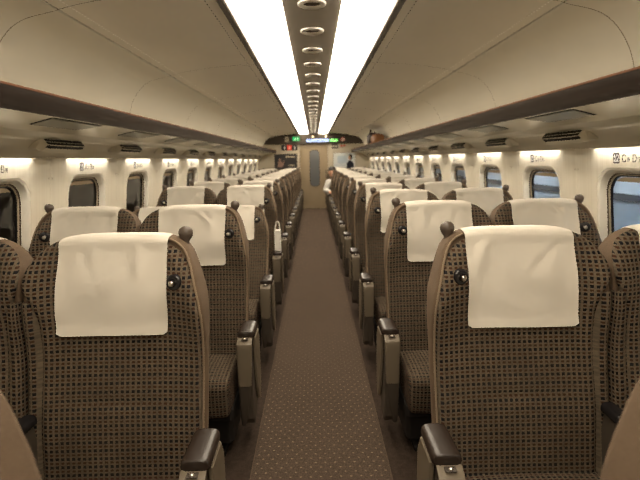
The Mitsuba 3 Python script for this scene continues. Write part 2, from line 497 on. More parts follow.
flat_prof, bin_prof = smooth_prof(flat_prof, 10), smooth_prof(bin_prof, 26)
for s in (-1, 1):
    for y0, y1 in zip(JOINTS[:-1], JOINTS[1:]):
        g = 0.003
        a = extrude_profile(flat_prof, y0 + g, y1 - g, 0.008)
        b = extrude_profile(bin_prof, y0 + g, y1 - g, 0.008)
        if s < 0:
            a, b = mirror(a), mirror(b)
        put('ceiling_panel', a, 'm_ceiling', smooth=20, parent=ce)
        put('curved_panel', b, 'm_curve', smooth=20, parent=ce)
    for y in JOINTS[1:-1]:
        j = extrude_profile(np.vstack([flat_prof, bin_prof]), y - 0.0035, y + 0.0035, 0.006)
        put('joint_strip', j if s > 0 else mirror(j), 'm_joint', smooth=False, parent=ce)
    o = extrude_profile(outer, BACK, END, 0.02)
    put('backing', o if s > 0 else mirror(o), 'm_black', smooth=False, parent=ce)
    # row of fine air slots along the seam and along the lamp
    ds = []
    for y in np.arange(1.3, 8.0, 0.03):
        ds.append(bx(*sorted((s * 1.066, s * 1.071)), y, y + 0.014, 2.1035, 2.1062))
    put('air_slots', join(*ds), 'm_ring', smooth=False, parent=ce, kind='stuff')
    ds = []
    for y in np.arange(1.3, 8.0, 0.05):
        ds.append(bx(*sorted((s * 0.500, s * 0.505)), y, y + 0.014, 2.1645, 2.1675))
    put('air_slots', join(*ds), 'm_arm_dark', smooth=False, parent=ce, kind='stuff')
    tr = prism([(s * 0.411, 2.164), (s * 0.418, 2.160), (s * 0.449, 2.163), (s * 0.452, 2.19), (s * 0.411, 2.19)], BACK, END, 'y')
    put('lamp_edge_rail', tr, 'm_arm_dark', smooth=20, parent=ce)
put('centre_panel', prism([(-0.141, 2.170), (-0.10, 2.172), (0.10, 2.172), (0.141, 2.170), (0.141, 2.20), (-0.141, 2.20)], BACK, END, 'y'), 'm_centre', smooth=20, parent=ce)

SEG = np.linspace(BACK + 0.02, END - 0.02, 15)
for s, side in ((-1, 'left'), (1, 'right')):
    t = thing('ceiling_light', f'long glowing white light strip running along the {side} side of the ceiling vents', 'ceiling light')
    prof = [(s * 0.143, 2.172), (s * 0.155, 2.158), (s * 0.19, 2.150), (s * 0.276, 2.146), (s * 0.36, 2.150), (s * 0.397, 2.158), (s * 0.409, 2.172)]
    for y0, y1 in zip(SEG[:-1], SEG[1:]):
        P = np.array([[(x, y, z) for x, z in prof] for y in (y0 + 0.001, y1 - 0.001)])
        m = grid(P)
        if m.face_normals[:, 2].mean() > 0:
            m.invert()
        put('diffuser', m, 'm_white', smooth=False, parent=t, emitter=emit(LAMP_COLOUR, LAMP_POWER))
    put('housing', bx(*sorted((s * 0.142, s * 0.411)), BACK, END, 2.185, 2.20), 'm_black', smooth=False, parent=t)

# round air outlets between the strips
pr = [(0.070, 0.0), (0.070, 0.007), (0.068, 0.012), (0.062, 0.016), (0.054, 0.0155), (0.048, 0.010), (0.046, 0.002), (0.046, -0.0)]
ang = np.arange(40) * 2 * np.pi / 40
ring = loft([np.column_stack([r * np.cos(ang), r * np.sin(ang), np.full(40, -h)]) for r, h in pr], caps=False)
ring_d = mikit.ply(ring, 'm_ring', smooth=40)
core_d = mikit.ply(lathe([(0.0465, -0.001), (0.0465, -0.003), (0.030, -0.004), (0.004, -0.0045)], 28), 'm_knob', smooth=30)
for i in range(23):
    y = 2.575 + 0.52 * i
    t = thing('ceiling_vent', f'round silver ring outlet in the ceiling between the light strips, {NTH[i]} from the camera', 'air vent', 'round outlets along the ceiling')
    put('rim', None, None, parent=t, shape=ring_d, at=T().translate([0, y, 2.1725]))
    put('grille', None, None, parent=t, shape=core_d, at=T().translate([0, y, 2.1725]))

# ------------------------------------------------------------------ luggage racks
VENTS = [2.92 + PITCH_M * k for k in range(-2, 11)]
PLATES = [2.60 + PITCH_M * k for k in range(-2, 12)]
R0, R1 = BACK, END - 0.02
lip_poly = [(1.084, 1.704), (1.078, 1.697), (1.082, 1.680), (1.094, 1.652), (1.108, 1.632), (1.120, 1.624), (1.150, 1.628), (1.150, 1.662), (1.118, 1.690), (1.104, 1.704)]
under_poly = [(1.145, 1.630), (1.40, 1.586), (1.405, 1.594), (1.150, 1.640)]
step_poly = [(1.398, 1.586), (1.412, 1.566), (1.428, 1.551), (1.452, 1.545), (1.452, 1.570), (1.405, 1.594)]
cove_poly = [(1.450, 1.545), (1.480, 1.530), (1.515, 1.503), (1.535, 1.476), (1.542, 1.462), (1.548, 1.460), (1.600, 1.460), (1.600, 1.475), (1.55, 1.49), (1.52, 1.53), (1.46, 1.57)]
shelf_poly = [(1.120, 1.664), (1.474, 1.735), (1.474, 1.745), (1.120, 1.674)]


def under_z(x):
    return 1.630 + (x - 1.145) * (1.586 - 1.630) / 0.255


def plate_mesh():
    pts = [(1.165, -0.30), (1.165, 0.24), (1.30, 0.19), (1.30, -0.25)]
    pg = Polygon(pts).buffer(-0.012).buffer(0.012)
    rim, ins = pg, pg.buffer(-0.009)
    def lay(p, t0, t1):
        m = trimesh.creation.extrude_polygon(p, t1 - t0, engine='earcut')
        v = m.vertices
        return trimesh.Trimesh(np.column_stack([v[:, 0], v[:, 1], under_z(v[:, 0]) - t1 + v[:, 2]]), m.faces, process=False)
    return lay(rim, 0, 0.0025), lay(ins, 0, 0.005)


def vent_mesh():
    """A scoop that stands proud of the cove with three dark slots."""
    L = 0.232
    body = []
    for y, k in ((-L, 0.0), (-L + 0.02, 0.8), (-L + 0.055, 1.0), (L - 0.055, 1.0), (L - 0.02, 0.8), (L, 0.0)):
        d = 0.040 * k
        body.append([(1.455, y, 1.572), (1.438 - 0.3 * d, y, 1.560 - 0.2 * d), (1.440 - d, y, 1.535 - 0.3 * d), (1.462 - 0.6 * d, y, 1.505 - 0.5 * d), (1.505, y, 1.500), (1.505, y, 1.572)])
    body = loft(body)
    slats = []
    sec = lambda d: [np.array(p) for p in ((1.438 - 0.3 * d, 1.560 - 0.2 * d), (1.440 - d, 1.535 - 0.3 * d), (1.462 - 0.6 * d, 1.505 - 0.5 * d))]
    for seg, t0, t1 in ((0, 0.00, 0.42), (0, 0.60, 0.99), (1, 0.13, 0.46)):
        rg = []
        for y, k in ((-L + 0.020, 0.8), (-L + 0.055, 1.0), (0.0, 1.0), (L - 0.055, 1.0), (L - 0.020, 0.8)):
            p = sec(0.040 * k)
            a, b = p[seg] + (p[seg + 1] - p[seg]) * t0, p[seg] + (p[seg + 1] - p[seg]) * t1
            n = np.array([(p[seg + 1] - p[seg])[1], -(p[seg + 1] - p[seg])[0]]); n /= np.linalg.norm(n)
            n = n if n[0] < 0 else -n
            rg.append([(q[0], y, q[1]) for q in (a + n * 0.0022, b + n * 0.0022, b - n * 0.006, a - n * 0.006)])
        slats.append(loft(rg))
    return body, slats


rim_m, lens_m = plate_mesh()
vb, vs = vent_mesh()
for s, side in ((-1, 'left'), (1, 'right')):
    fx = (lambda m: m) if s > 0 else mirror
    r = thing('luggage_rack', f'overhead luggage rack with dark brown front lip along the {side} wall above the windows', 'luggage rack')
    put('lip', fx(prism(lip_poly, R0, R1, 'y')), 'm_lip', smooth=40, parent=r, label='dark brown wooden front lip')
    put('lip_edge', fx(prism([(1.079, 1.7005), (1.103, 1.7035), (1.103, 1.7095), (1.084, 1.7095), (1.078, 1.706)], R0, R1, 'y')), 'm_lip_edge', smooth=False, parent=r)
    put('underside', fx(prism(under_poly, R0, R1, 'y')), 'm_under', smooth=30, parent=r, label='glossy cream underside')
    put('ledge', fx(prism(step_poly, R0, R1, 'y')), 'm_under', smooth=40, parent=r)
    put('cove', fx(prism(cove_poly, R0, R1, 'y')), 'm_cove', smooth=40, parent=r)
    put('shelf', fx(prism(shelf_poly, R0, R1, 'y')), 'm_cove', smooth=30, parent=r)
    d1, d2 = mikit.ply(fx(rim_m), 'm_black', smooth=False), mikit.ply(fx(lens_m), 'm_lens', smooth=30)
    for y in PLATES:
        a = T().translate([0, y, 0])
        k = put('light_panel', None, None, parent=r, shape=d2, at=a, label='grey translucent panel')
        put('rim', None, None, parent=k, shape=d1, at=a)
    db = mikit.ply(fx(vb), 'm_cove', smooth=30)
    dsl = [mikit.ply(fx(m), 'm_black', smooth=False) for m in vs]
    for y in VENTS:
        a = T().translate([0, y, 0])
        k = put('air_vent', None, None, parent=r, shape=db, at=a, label='air vent with black slots')
        for d in dsl:
            put('slot', None, None, parent=k, shape=d, at=a)
    # little lamps under the cove, one above each window
    P = np.array([[(x, y, 1.4585) for x in (1.553, 1.594)] for y in (-0.315, 0.315)])
    lm = grid(P)
    if lm.face_normals[:, 2].mean() > 0:
        lm.invert()
    lm = fx(lm)
    if lm.face_normals[:, 2].mean() > 0:
        lm.invert()
    ld = mikit.ply(lm, 'm_white', smooth=False)
    hd = mikit.ply(fx(join(bx(1.548, 1.599, -0.325, -0.317, 1.4555, 1.4605), bx(1.548, 1.599, 0.317, 0.325, 1.4555, 1.4605), bx(1.547, 1.551, -0.325, 0.325, 1.4555, 1.4605))), 'm_cove', smooth=False)
    for j in WINS:
        where = f'{NTH[j]} window from the camera' if j >= 0 else ('unseen window just beside the camera' if j == -1 else 'unseen window behind the camera')
        t = thing('window_light', f'downlight strip under the {side} luggage rack, over the {where}', 'light', f'downlights over the {side} windows')
        a = T().translate([0, WIN0 + PITCH_M * j, 0])
        put('diffuser', None, None, parent=t, shape=ld, at=a, emitter=emit(LAMP_COLOUR * [1, 1.06, 1.15], WINDOW_POWER))
        put('holder', None, None, parent=t, shape=hd, at=a)

# ------------------------------------------------------------------ end wall, door, signs
we = structure('wall_end', 'beige end wall of the car with a brown sliding door')
for s in (-1, 1):
    put('side_panel', bx(*sorted((s * 0.402, s * 1.75)), END, END + 0.06, 0.0, 1.88), 'm_end', parent=we)
    put('door_jamb', bx(*sorted((s * 0.402, s * 0.425)), END - 0.012, END, 0.0, 1.875, 0.003), 'm_frame', parent=we)
put('header_panel', bx(-1.75, 1.75, END, END + 0.06, 1.865, 2.25), 'm_end', parent=we)
bulk = Polygon([(-1.43, 1.868), (-1.425, 1.95), (-1.38, 2.03), (-1.30, 2.085), (-1.1, 2.125), (-0.6, 2.155), (0.6, 2.155), (1.1, 2.125), (1.30, 2.085), (1.38, 2.03), (1.425, 1.95), (1.43, 1.868)])
put('bulkhead', prism(bulk, END - 0.06, END - 0.001, 'y'), 'm_bulk', smooth=20, parent=we, label='dark brown arched panel over the door')
d1 = structure('door_1', 'brown sliding door with a tall narrow dark window')
slot = Polygon(rrect(0.27, 1.04, 0.11, 8) * np.array([1, 1])).buffer(0)
slot = affinity.translate(slot, 0.02, 1.175)
body = sbox(-0.40, 0.005, 0.40, 1.864).difference(slot)
put('leaf', prism(body, END + 0.015, END + 0.045, 'y'), 'm_door', smooth=False, parent=d1)
put('pane', prism(slot.buffer(0.004), END + 0.024, END + 0.032, 'y'), 'm_door_glass', smooth=False, parent=d1)
put('window_trim', prism(slot.buffer(0.012).difference(slot.buffer(-0.004)), END + 0.010, END + 0.016, 'y'), 'm_arm_dark', smooth=False, parent=d1)
put('handle', bx(0.335, 0.358, END - 0.008, END + 0.016, 0.88, 1.12, 0.006), 'm_arm_dark', parent=d1)
wr = structure('wall_rear', 'rear wall behind the camera')
put('panel', bx(-1.75, 1.75, BACK - 0.06, BACK, 0, 2.25), 'm_end', parent=wr)
for s in (-1, 1):
    pass
F = END - 0.0605      # front of the bulkhead
G = END - 0.001       # front of the end wall


def disc(x, z, r, y, t=0.003):
    return prism(Point(x, z).buffer(r, 10), y - t, y, 'y')


def plate(x0, x1, z0, z1, y, t=0.004, r=0.0):
    pg = sbox(x0, z0, x1, z1)
    if r:
        pg = pg.buffer(-r).buffer(r)
    return prism(pg, y - t, y, 'y')


def text_on(txt, xc, zc, h, y, bold=False):
    m = text_mesh(txt, h, 0.002, bold)
    v = m.vertices
    c = m.bounds.mean(0)
    return trimesh.Trimesh(np.column_stack([v[:, 0] - c[0] + xc, y - v[:, 2], v[:, 1] - c[1] + zc]), m.faces[:, ::-1], process=False)


t = thing('car_number_sign', 'pale number 8 plate on the dark panel left of the green exit sign', 'sign')
put('plate', plate(-0.825, -0.715, 1.935, 2.085, F, 0.006, 0.02), 'm_frame', smooth=False, parent=t)
put('number', text_on('8', -0.77, 2.01, 0.10, F - 0.006, True), 'm_bulk', smooth=False, parent=t)
t = thing('exit_sign', 'small glowing green exit pictogram sign on the dark panel above the door', 'sign')
put('panel', plate(-0.60, -0.40, 1.965, 2.075, F, 0.012), 'm_black', smooth=False, parent=t, emitter=emit((0.01, 0.42, 0.10), 1.0))
run = [disc(-0.515, 2.052, 0.011, F - 0.0125, 0.002), prism([(-0.53, 2.04), (-0.505, 2.043), (-0.51, 2.005), (-0.53, 2.0)], F - 0.0145, F - 0.0125, 'y'),
       prism([(-0.53, 2.005), (-0.515, 2.005), (-0.54, 1.975), (-0.555, 1.978)], F - 0.0145, F - 0.0125, 'y'), prism([(-0.52, 2.01), (-0.508, 2.005), (-0.485, 1.985), (-0.50, 1.978)], F - 0.0145, F - 0.0125, 'y'),
       plate(-0.465, -0.45, 1.975, 2.06, F - 0.0125, 0.002)]
put('pictogram', join(*run), 'm_white', smooth=False, parent=t)
t = thing('information_display', 'wide lit message display with blue white and green text above the door', 'display')
put('screen', plate(-0.24, 0.74, 1.895, 2.045, F, 0.010, 0.006), 'm_black_gloss', smooth=False, parent=t)
rr = random.Random(3)
cells = []
for gx in range(16):
    x = -0.205 + gx * 0.0405
    for b in range(7):
        a, c = rr.randint(0, 4), rr.randint(0, 4)
        if b % 2 == 0:
            cells.append(plate(x + 0.0062 * min(a, c), x + 0.0062 * (max(a, c) + 1), 1.925 + b * 0.0125, 1.935 + b * 0.0125, F - 0.0105, 0.001))
        else:
            cells.append(plate(x + 0.0062 * a, x + 0.0062 * (a + 1.3), 1.925 + b * 0.0125, 1.936 + b * 0.0125, F - 0.0105, 0.001))
put('scrolling_text', join(*cells), 'm_white', smooth=False, parent=t, emitter=emit((0.26, 0.45, 1.0), 3.4), kind='stuff', label='blue white lit characters')
cells = []
for gx in range(5):
    x = 0.46 + gx * 0.049
    for b in range(7):
        a, c = rr.randint(0, 4), rr.randint(0, 4)
        cells.append(plate(x + 0.0080 * min(a, c), x + 0.0080 * (max(a, c) + 1), 1.925 + b * 0.0125, 1.936 + b * 0.0125, F - 0.0105, 0.001))
put('green_text', join(*cells), 'm_white', smooth=False, parent=t, emitter=emit((0.10, 0.95, 0.06), 1.6), kind='stuff', label='green lit characters')
for x, wh in ((-0.015, 'left'), (0.355, 'right')):
    t = thing('indicator_lamp', f'{wh} of the two tiny orange lamps on top of the message display', 'lamp')
    put('lens', plate(x - 0.028, x + 0.028, 2.048, 2.10, F, 0.012, 0.010), 'm_white', smooth=False, parent=t, emitter=emit((1.0, 0.50, 0.08), 1.3))
    put('holder', plate(x - 0.036, x + 0.036, 2.046, 2.106, F, 0.006, 0.010), 'm_black', smooth=False, parent=t)
t = thing('no_smoking_sign', 'round red and white no smoking sign right of the message display', 'sign')
put('disc', disc(0.845, 1.985, 0.062, F, 0.004), 'm_paper', smooth=False, parent=t)
pm('m_red', (0.55, 0.06, 0.04), 0.5, 0.3)
rg = Point(0.845, 1.985).buffer(0.060, 12).difference(Point(0.845, 1.985).buffer(0.046, 12))
bar = affinity.rotate(sbox(0.795, 1.979, 0.895, 1.991), -45, origin=(0.845, 1.985))
put('ring', join(prism(rg, F - 0.0055, F - 0.004, 'y'), prism(bar, F - 0.0055, F - 0.004, 'y')), 'm_red', smooth=False, parent=t)
put('cigarette', join(plate(0.812, 0.862, 1.977, 1.990, F - 0.004, 0.0008), plate(0.866, 0.876, 1.977, 1.990, F - 0.004, 0.0008)), 'm_black', smooth=False, parent=t)
t = thing('toilet_sign', 'black facility sign with a red lit middle on the wall left of the door', 'sign')
put('panel', plate(-0.93, -0.47, 1.705, 1.855, G, 0.012, 0.01), 'm_poster_black', smooth=False, parent=t)
put('red_lamp', plate(-0.765, -0.635, 1.708, 1.852, G - 0.0122, 0.003), 'm_red', smooth=False, parent=t, emitter=emit((0.60, 0.06, 0.03), 0.5))
ic = []
for x in (-0.845, -0.55):
    ic += [disc(x, 1.818, 0.014, G - 0.0125, 0.002), plate(x - 0.022, x + 0.022, 1.735, 1.798, G - 0.0125, 0.002)]
ic += [disc(-0.70, 1.818, 0.014, G - 0.0155, 0.002), plate(-0.715, -0.685, 1.73, 1.80, G - 0.0155, 0.002)]
put('pictograms', join(*ic), 'm_paper', smooth=False, parent=t)
t = thing('pictogram_sign', 'small black sign with two pale pictograms on the wall right of the door', 'sign')
put('panel', plate(0.53, 0.71, 1.73, 1.865, G, 0.008, 0.008), 'm_poster_black', smooth=False, parent=t)
put('pictograms', join(plate(0.555, 0.605, 1.765, 1.835, G - 0.0082, 0.002), plate(0.635, 0.685, 1.765, 1.835, G - 0.0082, 0.002)), 'm_frame', smooth=False, parent=t)
t = thing('red_notice', 'thin red notice strip on the wall above the pale poster', 'sign')
put('strip', plate(0.76, 0.93, 1.805, 1.83, G, 0.003), 'm_red', smooth=False, parent=t)
put('lower_strip', plate(0.76, 0.87, 1.772, 1.788, G, 0.003), 'm_red', smooth=False, parent=t)

t = thing('poster', 'black poster with a small pinkish figure and white lines left of the door', 'poster')
put('sheet', plate(-1.12, -0.51, 1.18, 1.575, G, 0.004), 'm_poster_black', smooth=False, parent=t)
put('frame', prism(sbox(-1.145, 1.155, -0.485, 1.60).difference(sbox(-1.12, 1.18, -0.51, 1.575)), G - 0.012, G, 'y'), 'm_arm_dark', smooth=False, parent=t)
put('figure_print', join(disc(-0.985, 1.44, 0.036, G - 0.0042, 0.001), prism([(-1.06, 1.22), (-1.04, 1.36), (-1.0, 1.40), (-0.96, 1.40), (-0.91, 1.34), (-0.87, 1.42), (-0.85, 1.41), (-0.88, 1.28), (-0.93, 1.22)], G - 0.0052, G - 0.0042, 'y')), 'm_pink', smooth=False, parent=t)
put('white_print', join(disc(-0.79, 1.515, 0.030, G - 0.0042, 0.001), plate(-0.75, -0.55, 1.495, 1.535, G - 0.0042, 0.001), plate(-0.76, -0.56, 1.275, 1.288, G - 0.0042, 0.001), plate(-0.70, -0.56, 1.245, 1.256, G - 0.0042, 0.001)), 'm_frame', smooth=False, parent=t)
t = thing('poster', 'pale blue poster of a person in a dark suit right of the door', 'poster')
put('sheet', plate(0.57, 1.20, 1.16, 1.60, G, 0.004), 'm_poster_pale', smooth=False, parent=t)
put('frame', prism(sbox(0.545, 1.135, 1.225, 1.625).difference(sbox(0.57, 1.16, 1.20, 1.60)), G - 0.012, G, 'y'), 'm_frame', smooth=False, parent=t)
put('blue_print', join(plate(0.68, 0.98, 1.30, 1.52, G - 0.0042, 0.0008), plate(0.60, 0.93, 1.235, 1.262, G - 0.0042, 0.0008)), 'm_poster_blue', smooth=False, parent=t)
put('suit_print', prism([(0.955, 1.165), (0.96, 1.30), (1.0, 1.36), (1.06, 1.385), (1.12, 1.35), (1.155, 1.29), (1.165, 1.165)], G - 0.0060, G - 0.0050, 'y'), 'm_navy', smooth=False, parent=t)
put('face_print', prism(affinity.scale(Point(1.04, 1.465).buffer(0.048, 10), 0.85, 1.25), G - 0.0068, G - 0.006, 'y'), 'm_skin', smooth=False, parent=t)
put('hair_print', prism(affinity.scale(Point(1.062, 1.485).buffer(0.062, 10), 0.95, 1.25).difference(affinity.scale(Point(1.025, 1.455).buffer(0.050, 10), 0.8, 1.4)), G - 0.0076, G - 0.0068, 'y'), 'm_hair', smooth=False, parent=t)

# ------------------------------------------------------------------ seats
HW, ZT = 0.274, 1.192
NEXP, NIN = 4.4, 3.4


def wing(x, z):
    """How far the headrest's side wings stand forward of the face."""
    return 0.050 * np.clip((np.abs(x) - 0.135) / 0.14, 0, 1.1) ** 1.5 * np.exp(-(np.abs(z - 1.02) / 0.15) ** 2.4)


def top_z(x, outer):
    w, n = np.where(outer, 0.256, HW), np.where(outer, NEXP, NIN)
    return 1.0 + (ZT - 1.0) * (1 - np.clip(np.abs(x) / w, 0, 0.999) ** n) ** (1 / n)



def front_y(z):
    """Depth of the back cushion's face at height z (local y; the cover hangs at y about 0)."""
    z = np.asarray(z, float)
    y = -0.006 - 0.140 * (1.10 - z) / 0.70
    y = y - 0.016 * np.exp(-((z - 1.03) / 0.10) ** 2) - 0.010 * np.exp(-((z - 0.62) / 0.13) ** 2)
    return y


def half_width(z, inner=False, taper=True):
    """Half width of the back; the inner side narrows downwards beside the middle armrest."""
    z = np.asarray(z, float)
    z0, n, w = (1.0, NIN, HW - taper * 0.040 * (1 - mi_smooth((z - 0.92) / 0.16))) if inner else (1.0, NEXP, 0.252 + 0.036 * mi_smooth((1.14 - z) / 0.22) - 0.008 * np.clip((0.9 - z) / 0.4, 0, 1))
    q = np.clip((z - z0) / (ZT - z0), 0, 1)
    return w * (1 - q ** n) ** (1 / n)


def mi_smooth(t):
    t = np.clip(t, 0, 1)
    return t * t * (3 - 2 * t)


def outline(inset, n=22, zlow=0.36):
    """Outline of the seat back (x, z), outer side towards -x, inset by a distance."""
    t = np.linspace(0, np.pi / 2, n)
    zz = np.concatenate([np.linspace(zlow, 0.98, 10), 1.0 + (ZT - 1.0) * np.sin(t) ** 0.6])
    right = [(float(half_width(z, True, False)), z) for z in zz]
    left = [(-float(half_width(z)), z) for z in zz]
    pts = np.array(right + left[::-1][1:])
    if inset:
        c = np.array([0, 0.78])
        k = np.array([(HW - inset) / HW, (0.415 - inset) / 0.415])
        pts = (pts - c) * k + c
    return pts


def shear(P):
    """(x, d, z): d measured from the leaning base plane."""
    P = np.array(P, float)
    P[:, 1] += -0.006 - 0.140 * (1.10 - P[:, 2]) / 0.70
    return P


def cushion_front():
    zs = np.concatenate([np.linspace(0.40, 0.98, 34), 1.0 + (ZT - 1.0) * np.sin(np.linspace(0.05, np.pi / 2, 20)) ** 0.6])
    us = np.sin(np.linspace(-1, 1, 37) * np.pi / 2 * 0.95) / np.sin(np.pi / 2 * 0.95)
    P, UV = np.zeros((len(zs), len(us), 3)), np.zeros((len(zs), len(us), 2))
    for i, z in enumerate(zs):
        hl, hr = (max(float(half_width(min(z, ZT - 0.0004), k)), 0.02) for k in (False, True))
        hl -= 0.010
        x = np.where(us < 0, us * hl, us * hr)
        hw = np.where(us < 0, hl, hr)
        zq = np.full(len(x), 1.0)
        q = np.clip((z - zq) / (ZT - zq), 0, 1)
        nn = np.where(x < 0, NEXP, NIN)
        rho = ((np.abs(x) / np.where(x < 0, hl, HW)) ** nn + q ** nn) ** (1 / nn)
        def roll(e, R):
            e = np.clip(e, 0, R)
            return R - np.sqrt(np.maximum(R * R - (R - e) ** 2, 0))
        drop = roll(hw - np.abs(x), np.where(x < 0, 0.020, 0.034))
        drop = np.maximum(drop, roll(np.where(z > zq, (1 - rho) * (ZT - zq), 1.0), 0.036))
        drop = np.maximum(drop, roll(np.full(len(x), z - 0.40 + 0.012), 0.03))
        crease = 0.008 * np.exp(-((z - 0.675 - 0.004 * np.cos(x * 9)) / 0.006) ** 2) * mi_smooth((hw - np.abs(x) - 0.02) / 0.03)
        hug = -0.016 * (np.abs(x) / HW) ** 4 * np.exp(-((z - 0.80) / 0.30) ** 2)     # side bolsters
        P[i] = np.column_stack([x, front_y(z) + drop + crease + hug - wing(x, z), np.full(len(x), z)])
        UV[i] = np.column_stack([x, np.full(len(x), z)])
    return grid(P), UV.reshape(-1, 2)


def shell():
    """Plain body behind the dotted face: thin at the top, thicker below."""
    lay = [(0.040, 0.022), (0.012, 0.014), (0.004, 0.019), (0.0, 0.030), (0.0, 0.095), (0.006, 0.118), (0.018, 0.134), (0.036, 0.142)]
    rings = []
    for i, d in lay:
        o = outline(i)
        k = 0.42 + 0.58 * mi_smooth((ZT - o[:, 1]) / 0.26)
        dd = np.where(d > 0.04, 0.04 + (d - 0.04) * k, d)
        dd = dd - wing(o[:, 0], o[:, 1]) * (1 - mi_smooth((d - 0.02) / 0.09))
        o[:, 0] = np.where(o[:, 0] < 0, np.minimum(o[:, 0] + 0.12 * np.maximum(dd - 0.03, 0) * mi_smooth((1.04 - o[:, 1]) / 0.14), 0), o[:, 0])
        rings.append(shear(np.column_stack([o[:, 0], dd, o[:, 1]])))
    return loft(rings)


def piping():
    """Pale cord along the outer (-x) edge of the face."""
    t = np.linspace(0, np.pi / 2, 18)
    zz = np.concatenate([np.linspace(0.42, 0.98, 16), 1.0 + (ZT - 1.0) * np.sin(t[1:-3]) ** 0.7])
    p = shear([[-(float(half_width(z)) - 0.008), 0.0, z - 0.004 * (z > 1.1)] for z in zz])
    p[:, 1] += 0.010 - wing(p[:, 0], p[:, 2])
    return tube(p, 0.0040, 8)


def inner_bolster():
    """Dotted flank between the two backs of a pair, set back behind the face."""
    zs = np.linspace(0.37, 1.00, 18)
    sec = [(0.17, 0.030), (0.218, 0.020), (0.232, 0.004), (0.246, -0.003), (0.258, -0.002), (0.267, 0.006), (0.2725, 0.020), (0.2752, 0.045), (0.2756, 0.085), (0.2752, 0.120)]
    P = np.array([shear([[x, d - 0.010 * math.exp(-((z - 0.75) / 0.25) ** 2) - float(wing(x, z)) * (d < 0.05), z] for x, d in sec]) for z in zs])
    UV = np.array([[(x + d, z) for x, d in sec] for z in zs])
    return grid(P), UV.reshape(-1, 2)


def cover(seed):
    """White cloth that hangs over the top of the seat back."""
    w = 0.172
    nx, n1, n2, n3 = 27, 26, 12, 10
    xs = np.linspace(-w, w, nx)
    ZTOP = ZT + 0.004
    path = []
    for z in np.linspace(0.888, 1.150, n1):
        path.append((z, float(front_y(z)) - 0.0085))
    # over the top, to the back
    y0, yb = path[-1][1], float(shear([[0, 0.098, 1.14]])[0, 1])
    for t in np.linspace(0.10, np.pi - 0.02, n2 + 6):
        yc, ry = (y0 + yb) / 2, (yb - y0) / 2
        c, sn = -math.cos(t), math.sin(t)
        path.append((1.150 + (ZTOP - 1.150) * sn ** 0.55, yc + ry * math.copysign(abs(c) ** 0.75, c)))
    for z in np.linspace(1.13, 1.02, n3):
        path.append((z, float(shear([[0, 0.098 + 0.5 * (1.14 - z), z]])[0, 1])))
    path = np.array(path)
    rings = []
    rs = np.random.default_rng(seed)
    off = rs.uniform(0, 50, 3)
    P = np.zeros((len(path), nx, 3))
    folds = [(rs.uniform(-0.85, 0.85) * w, rs.uniform(-0.9, 0.9), rs.uniform(0.009, 0.018), rs.uniform(0.005, 0.009) * rs.choice([-1, -1, 1]), rs.uniform(0.06, 0.14)) for _ in range(6)]
    for i, (z, y) in enumerate(path):
        front = max(0.0, 1 - abs(i - n1 * 0.45) / (n1 * 0.75))
        xx = xs * (1 + 0.010 * math.sin(i * 0.22 + off[0]))
        q = np.column_stack([xx * 9 + off[0], np.full(nx, z * 6), np.full(nx, off[1])])
        diag = np.column_stack([(xx * 0.8 + z) * 14 + off[2], (xx - z) * 5, np.full(nx, off[1])])
        wr = (mnoise(q, seed) - 0.5) * 0.016 + (mnoise(diag, seed + 5) - 0.5) * 0.013
        fw = np.zeros(nx)
        if i < n1:
            for fx0, sl, wd, am, ln in folds:
                dz = 1.165 - z
                fw = fw + am * np.exp(-((xx - fx0 - sl * dz) / (wd * (1 + 4 * dz))) ** 2) * math.exp(-(dz / ln) ** 2)
        flare = -0.006 * np.exp(-((z - 0.888) / 0.02) ** 2)
        sag = (top_z(xx, xx < 0) - ZT) * mi_smooth((z - 1.03) / 0.12) - wing(xx, z) * 0
        # rounded lower corners
        yy = y - wing(xx, z) * (i < n1) + np.minimum(wr * front - 0.003 * front + fw, 0.004) + flare
        zz = z + sag
        if i < 3:
            cr = 0.020 - (2 - i) * 0.004
            zz = zz + np.where(np.abs(xs) > w - 0.018, ((np.abs(xs) - (w - 0.018)) / 0.018) ** 2 * 0.010 * (3 - i) / 3, 0)
        P[i] = np.column_stack([xx, yy, zz])
    front = grid(P)
    nrm = trimesh.Trimesh(front.vertices, front.faces, process=False).vertex_normals
    if nrm[:nx].mean(0)[1] > 0:
        nrm = -nrm
    back = (front.vertices - nrm * 0.0028).reshape(P.shape)
    # closed sheet: front grid, back grid and the edge strip
    a, b = P.shape[:2]
    v = np.vstack([P.reshape(-1, 3), back.reshape(-1, 3)])
    f = front.faces
    N = a * b
    border = [(0, j) for j in range(b)] + [(i, b - 1) for i in range(1, a)] + [(a - 1, j) for j in range(b - 2, -1, -1)] + [(i, 0) for i in range(a - 2, 0, -1)]
    idx = [i * b + j for i, j in border]
    e = []
    for p, q in zip(idx, idx[1:] + idx[:1]):
        e += [(p, q, q + N), (p, q + N, p + N)]
    m = trimesh.Trimesh(v, np.vstack([f, f[:, ::-1] + N, np.array(e)]), process=False)
    return m


